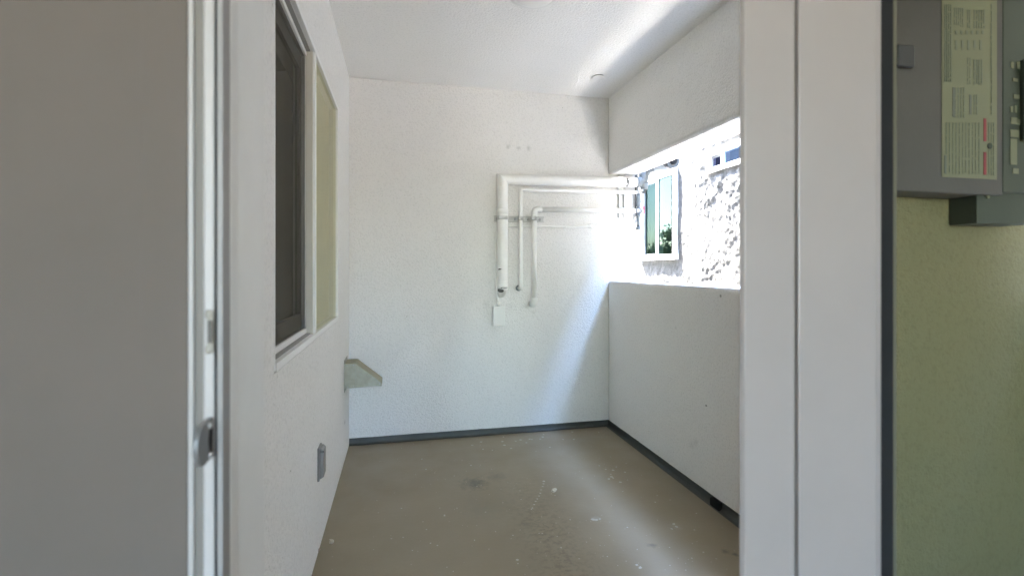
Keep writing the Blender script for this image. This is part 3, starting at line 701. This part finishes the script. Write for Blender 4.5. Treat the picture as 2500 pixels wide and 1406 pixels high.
# grey plumbing outside the wall end
gp = thing('valve_assembly', 'grey plastic valve stack with red handle at the wall end', 'valve', on_y(1559, 562, YM))
def V(px, py, Y=YM): return on_y(px, py, Y)
xv = V(1559, 515).x
m_ = MB(); m_.tube([(xv, YM, V(1559, 474).z), (xv, YM, V(1559, 555).z)], .0125, 18); m_.build('riser', M['pvc'], gp)
m_ = MB(); m_.tube([(xv, YM, V(1559, z).z) for z in (554, 556, 562)], [.0165, .0175, .0175], 18); m_.build('end_cap', M['pvc'], gp)
m_ = MB(); m_.tube([(xv, YM, V(1559, z).z) for z in (476, 480, 488, 491, 499, 504)], [.014, .0175, .0195, .016, .0195, .016], 18); m_.build('union', M['pvc'], gp)
m_ = MB(); m_.tube([(xv, YM, V(1559, z).z) for z in (507, 526)], .0175, 18); m_.tube([(xv, YM, V(1559, z).z) for z in (524, 528)], .020, 18); m_.build('tee', M['pvc'], gp)
m_ = MB(); m_.tube([(xv - .03, YM, V(1559, 515).z), (xv + .012, YM, V(1559, 515).z)], .0195, 18); m_.tube([(xv + .012, YM, V(1559, 515).z), (xv + .036, YM, V(1559, 515).z)], [.021, .014], 18); m_.build('valve_body', M['steel'], gp)
vb_ = MB(); zc_ = V(1559, 512).z; vb_.box((xv + .037, YM - .006, zc_ - .026), (xv + .046, YM + .006, zc_ + .026), .003); vb_.build('valve_handle', M['red'], gp)
vb_ = MB(); z4 = V(1559, 492).z; vb_.tube([(xv, YM, z4), (xv + .030, YM, z4)], .006, 10); vb_.box((xv + .028, YM - .004, z4 - .014), (xv + .033, YM + .004, z4 + .005), .001); vb_.build('bleed_tap', M['pvc'], gp)

XB = E_.x
op = thing('outside_pipe', 'grey insulated pipe turning along the facade under the beam', 'pipe', E_)
m_ = MB(); m_.tube([E_ - dh * .01, E_ + dh * .022], r1 + .002, 24); m_.build('coupling', M['pvc'], op)
ec = E_ + dh * .052
m_ = MB(); m_.tube(bend([E_ + dh * .015, ec, ec + Vector((0.0, 0, .10))], .04, 8), r1 - .002, 24); m_.tube([ec + Vector((0, 0, -.052)), ec + Vector((0, 0, .0))], [.028, .033], 24); m_.build('elbow', M['pvc'], op)
zl = ec.z + .075
Lp = [on_x(1575, 424, ec.x + .02), on_x(1602, 407, ec.x + .02), on_x(1608, 402, ec.x + .02), on_x(1634, 391, ec.x + .02)]
zz = Lp[0].z + .012
for k, p in enumerate(Lp): p.z = zz
m_ = MB(); m_.tube([ec + Vector((0, 0, .02)), Vector((ec.x + .02, ec.y - .03, zz)), Lp[1]], .021, 18); m_.build('thin_run', M['pvc'], op)
m_ = MB(); m_.tube([Lp[1], Lp[2], Lp[3]], [.022, .034, .046], 24); m_.build('jacket', mat('weathered_jacket', (.33, .36, .37), .6), op)
m_ = MB(); m_.tube([Lp[3], Lp[3] + Vector((0, -.045, 0))], .0455, 24); m_.build('torn_end', M['pvcd'], op)
m_ = MB(); m_.tube([Lp[3] + Vector((0, -.044, 0)), Lp[3] + Vector((0, -.058, 0))], .024, 20); m_.build('open_end', M['dark'], op)
# thin grey riser from the thin pipe
tp = thing('grey_riser', 'thin grey riser turning up outside from the end of the thin pipe', 'pipe', on_y(1566, 470, YS))
e1 = on_y(1566, 470, YS); e2 = on_y(1574, 470, YS)
m_ = MB(); m_.tube(bend([e1 - Vector((.02, 0, 0)), e2, e2 + Vector((0, 0, .13))], .012, 5), .0105, 16); m_.build('tube', M['pvcd'], tp)
m_ = MB(); m_.tube([e1 - Vector((.035, 0, 0)), e1 - Vector((.0, 0, 0))], .0145, 16); m_.build('coupling', M['steel'], tp)
yt = on_y(1577, 427, YS - .02); m_ = MB(); m_.box(yt + Vector((-.008, -.003, -.012)), yt + Vector((.009, .003, .018)), .002)
tag(m_.build('yellow_tag', M['yellow']), 'small yellow plastic tag beside the grey pipe elbow', 'tag')

# ------------------------------------------------------------------ galvanised hood and outlet cover on the side wall
YV0, YV1 = on_x(845, 900, XL + .002).y, None
YV0 = 3.06; YV1 = 3.205
def hz_(py, px=845): return on_y(px, py, YV0).z
vh = thing('vent_hood', 'galvanised sheet metal scupper hood wedge low on the side wall', 'vent hood', (XL, YV0, hz_(948)))
zt_, zb2 = hz_(888), hz_(948); xc = on_y(868, 900, YV0).x; xt = on_y(931, 937, YV0).x; ztip = on_y(931, 934, YV0).z; ztb = on_y(931, 942, YV0).z
Mxz = Matrix(((1, 0, 0, 0), (0, 0, 1, 0), (0, 1, 0, 0), (0, 0, 0, 1)))
# open-bottomed sheet body: two cheeks and a folded top
sh = MB(); pr = [(XL + .003, zb2), (XL + .003, zt_), (xc, zt_), (xt, ztip), (xt, ztb)]
sh.prism(pr, YV0, YV0 + .0016, Mxz); sh.build('cheek', M['galv'], vh); sh = MB(); sh.prism(pr, YV1 - .0016, YV1, Mxz); sh.build('cheek', M['galv'], vh)
tp_ = MB()
for (p_, q_) in ((pr[1], pr[2]), (pr[2], pr[3]), (pr[3], pr[4])):
    p_ = Vector((p_[0], 0, p_[1])); q_ = Vector((q_[0], 0, q_[1])); nrm = Vector((-(q_ - p_).z, 0, (q_ - p_).x)).normalized() * .0016
    tp_.prism([(p_.x, p_.z), (q_.x, q_.z), ((q_ + nrm).x, (q_ + nrm).z), ((p_ + nrm).x, (p_ + nrm).z)], YV0 - .002, YV1 + .002, Mxz)
tp_.build('top_sheet', mat('galvanised_top', (.36, .325, .22), .5, .6), vh)
fg = MB(); fg.box((XL + .0005, YV0 - .012, zb2 - .022), (XL + .0028, YV1 + .012, zt_ + .022)); fg.build('flange', M['galv'], vh)
se = MB(); se.box((xc - .0012, YV0 - .0012, zb2), (xc + .0012, YV0 - .0002, zt_)); se.build('seam', mat('seam_shadow', (.3, .3, .25), .5, .5), vh)
for (px, py) in ((847, 893), (863, 891), (849, 944), (863, 942), (927, 937)): q = on_y(px, py, YV0); rv_ = MB(); rv_.lathe([(.0032, 0), (.0026, .002)], (q.x, YV0 - .0001, q.z), 'Y', 10); rv_.build('rivet', M['track'], vh)

YO = on_x(776, 1130, XL + .002).y
zo0 = on_y(778, 1171, YO).z; zo1 = on_y(778, 1098, YO).z
oc = thing('outlet_cover', 'small grey weatherproof outlet cover low on the side wall', 'outlet cover', (XL, YO, zo0))
m_ = MB(); m_.box((XL + .0005, YO - .004, zo0 - .006), (XL + .008, YO + .066, zo1 + .006), .0015); m_.build('back_plate', M['outlet'], oc)
m_ = MB(); m_.prism([(XL + .0085, zo0), (XL + .024, zo0 + .010), (XL + .024, zo1 - .006), (XL + .016, zo1 + .003), (XL + .0085, zo1 + .003)], YO, YO + .060, Mxz, .002); m_.build('flip_lid', M['outlet'], oc)
m_ = MB(); m_.box((XL + .010, YO - .003, zo1 - .012), (XL + .026, YO - .0002, zo1 - .003), .001); m_.build('hinge', mat('hinge_grey', (.12, .12, .115), .5), oc)

# ------------------------------------------------------------------ chips of plaster on the floor
def chip(px, py, s_, m_, label, seed):
    c = on_z(px, py, 0); rr = random.Random(seed); b = bmesh.new(); bmesh.ops.create_icosphere(b, subdivisions=2, radius=1)
    for v in b.verts:
        k = rr.uniform(.72, 1.2); v.co = Vector((v.co.x * s_ * k * 1.15, v.co.y * s_ * .7 * k, max(0, v.co.z * .55 + .35) * s_ * .9 * k))
        if v.co.x > s_ * .2 and v.co.y > 0: v.co.y *= .4
    o = MB(); o.bm.free(); bmesh.ops.rotate(b, cent=(0, 0, 0), matrix=Matrix.Rotation(rr.uniform(0, 6), 3, 'Z'), verts=b.verts)
    bmesh.ops.translate(b, vec=c, verts=b.verts); o.bm = b
    tag(o.build('plaster_chip', m_), label, 'debris', 'crumbs of plaster on the balcony floor')
chip(1352, 1199, .018, M['chip'], 'pale plaster chip out in the middle of the floor', 1)
chip(808, 1324, .015, M['chip'], 'pale plaster chip a little out from the side wall', 2)
chip(773, 1346, .013, M['chip2'], 'pinkish plaster crumb right against the side wall', 3)

# ------------------------------------------------------------------ neighbouring building
NB = thing('neighbour_building', 'rough white stucco building across the alley with two framed windows', 'building', (XN, 6, GZ))
# window rectangles on its face (Y range, Z range)
def rect(p0, p1, p2):      # left px, right px, and (top, bottom) measured at the left px
    a = on_x(p0, p2[0], XN); b2 = on_x(p0, p2[1], XN); c = on_x(p1, 600, XN); return c.y, a.y, b2.z, a.z
w1 = rect(1567, 1652, (440, 633)); w2 = rect(1731, 1838, (374, 421))
ST = .0125; gy0, gy1, gz0, gz1 = 3.9, 8.9, .3, 3.2
ny = int((gy1 - gy0) / ST); nz = int((gz1 - gz0) / ST)
yy = np.linspace(gy0, gy1, ny + 1); zz_ = np.linspace(gz0, gz1, nz + 1)
def snap(w):
    i0 = int(np.argmin(abs(yy - w[0]))); i1 = int(np.argmin(abs(yy - w[1]))); j0 = int(np.argmin(abs(zz_ - w[2]))); j1 = int(np.argmin(abs(zz_ - w[3])))
    return i0, i1, j0, j1
Yg, Zg = np.meshgrid(yy, zz_, indexing='ij')
rough = np.clip((fbm(Yg * 1.3, Zg * 1.3, 3, 40) - .36) * 4, 0, 1)
# the render is trowelled smooth round the big window, thrown rough elsewhere
m1 = np.clip((w1[0] - .28 - Yg) / .30, 0, 1); m2 = np.clip((w1[2] - .18 - Zg) / .15, 0, 1)
rough = np.clip(np.maximum(m1, m2) * (.35 + .65 * rough), 0, 1)
lump = fbm(Yg * 13, Zg * 13, 4, 3, .62); lump2 = np.clip(fbm(Yg * 6 + 3, Zg * 6, 5, 9, .62) - .42, 0, 1)
disp = rough * ((lump - .5) * .034 + lump2 * .05) + (fbm(Yg * 22, Zg * 22, 3, 5) - .5) * .012 + (fbm(Yg * 1.2, Zg * 1.2, 2, 6) - .5) * .05
fall = np.minimum.reduce([np.clip((Yg - gy0) / .1, 0, 1), np.clip((gy1 - Yg) / .1, 0, 1), np.clip((Zg - gz0) / .1, 0, 1), np.clip((gz1 - Zg) / .1, 0, 1)])
disp *= fall
verts = np.stack([XN - disp, Yg, Zg], -1).reshape(-1, 3)
holes = [snap(w1), snap(w2)]; faces = []
for i in range(ny):
    for j in range(nz):
        if any(h_[0] <= i < h_[1] and h_[2] <= j < h_[3] for h_ in holes): continue
        a_ = i * (nz + 1) + j; faces.append((a_, a_ + 1, a_ + nz + 2, a_ + nz + 1))
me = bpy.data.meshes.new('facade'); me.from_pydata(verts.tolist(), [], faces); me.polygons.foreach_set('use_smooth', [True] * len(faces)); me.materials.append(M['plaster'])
fo_ = bpy.data.objects.new('facade', me); C.objects.link(fo_); fo_.parent = NB; fo_.matrix_parent_inverse = Matrix.Translation(-NB.location)
NZT = 5.6
o = MB()
o.box((XN, -8, gz0), (XN + .2, gy0 - .001, NZT)); o.box((XN, gy1 + .001, gz0), (XN + .2, 15, NZT));
lo = MB(); lo.box((XN, -8, GZ + .02), (XN + .25, 15, gz0 - .001)); lo.build('ground_storey', mat('pale_bounce_paint', (.44, .43, .415), .8), NB)  # unseen lower wall made paler to bounce light up to the balcony ceiling
o.box((XN, gy0, gz1 + .001), (XN + .2, gy1, NZT))
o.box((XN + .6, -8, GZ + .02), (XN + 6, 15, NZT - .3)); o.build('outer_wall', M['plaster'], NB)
def nwindow(w, split, mL, mR, fw_, parent, curtain):
    y0, y1, z0, z1 = w
    wd = MB(); e_ = fw_; xo = XN - .035; xi = XN + .07
    wd.box((xo, y0 - .02, z0 - .02), (xi, y0 + e_, z1 + .02), .003); wd.box((xo, y1 - e_, z0 - .02), (xi, y1 + .02, z1 + .02), .003)
    wd.box((xo, y0 + e_ + .0005, z0 - .02), (xi, y1 - e_ - .0005, z0 + e_), .003); wd.box((xo, y0 + e_ + .0005, z1 - e_ * 1.5), (xi, y1 - e_ - .0005, z1 + .02), .003)
    ys_ = y0 + (y1 - y0) * split
    wd.box((xo + .012, ys_ - .022, z0 + e_ + .0005), (xi, ys_ + .022, z1 - e_ * 1.5 - .0005), .002)
    wo = wd.build('window', M['white'], parent)
    p_ = MB(); p_.sheet('-x', XN - .004, y0 + e_ + .0005, ys_ - .0225, z0 + e_ + .0005, z1 - e_ * 1.5 - .0005); p_.build('right_pane', mR, wo)
    s_ = MB(); t_ = .03
    a0, a1, b0, b1 = ys_ + .0225, y1 - e_ - .0005, z0 + e_ + .0005, z1 - e_ * 1.5 - .0005
    s_.box((XN + .006, a0, b0), (XN + .03, a0 + .012, b1)); s_.box((XN + .006, a1 - t_, b0), (XN + .03, a1, b1)); s_.box((XN + .006, a0 + .0125, b0), (XN + .03, a1 - t_ - .0005, b0 + t_ * .6)); s_.box((XN + .006, a0 + .0125, b1 - t_), (XN + .03, a1 - t_ - .0005, b1))
    s_.build('sash', mat('sash_grey', (.30, .31, .33), .5), wo)
    p_ = MB(); p_.sheet('-x', XN + .016, a0 + .0125, a1 - t_ - .0005, b0 + t_ * .6 + .0005, b1 - t_ - .0005); p_.build('left_pane', mL, wo)
    if curtain:
        c_ = MB(); n = 40; vs = []
        for k in range(n + 1):
            f_ = k / n; y_ = a0 + (a1 - a0) * f_; x_ = XN + .10 + .018 * math.sin(f_ * 34)
            vs.append((c_.bm.verts.new((x_, a0 + (a1 - a0) * (.10 + .9 * f_), b0)), c_.bm.verts.new((x_ + .01, a0 + (a1 - a0) * (.62 + .38 * f_), b1))))
        for p1_, p2_ in zip(vs, vs[1:]): c_.bm.faces.new((p1_[0], p2_[0], p2_[1], p1_[1])).smooth = True
        c_.build('curtain', M['curtain'], wo)
    return wo
nwindow(w1, .50, M['green_glass_dark'], M['green_glass'], .055, NB, True)
nwindow(w2, .64, M['navy_glass'], M['blue_glass'], .035, NB, False)

# tree whose reflection shows in the pale green pane
TX, TY = -2.45, 16.5
tree = thing('tree', 'green tree past the building corner, mirrored in the pale green pane', 'tree', (TX, TY, GZ))
m_ = MB(); m_.tube([(TX, TY, GZ), (TX - .1, TY, -1.2), (TX + .05, TY, .6), (TX, TY, 2.1)], [.16, .13, .09, .03], 12)
rt = random.Random(9)
cl_ = [Vector((TX, TY, 2.35))]
for k in range(11):
    an = rt.uniform(0, 6.28); L = rt.uniform(.2, .75); z0 = rt.uniform(.2, 1.5); e_ = Vector((TX + math.cos(an) * L, TY + math.sin(an) * L, z0 + rt.uniform(.25, .8)))
    m_.tube([(TX, TY, z0), (Vector((TX, TY, z0)) + e_) / 2 + Vector((0, 0, .1)), e_], [.05, .035, .015], 8); cl_.append(e_)
m_.build('trunk', M['bark'], tree)
cr = MB()
for c0 in cl_:
    for k in range(420):
        p = c0 + Vector((rt.gauss(0, .24), rt.gauss(0, .24), rt.gauss(0, .16))); a_ = Vector((rt.gauss(0, 1), rt.gauss(0, 1), rt.gauss(0, 1))).normalized(); b2 = a_.orthogonal().normalized()
        s_ = rt.uniform(.05, .10); cr.bm.faces.new([cr.bm.verts.new(p + v) for v in (a_ * s_, b2 * s_ * .45, -a_ * s_, -b2 * s_ * .45)])
cr.build('crown', M['leaf'], tree)
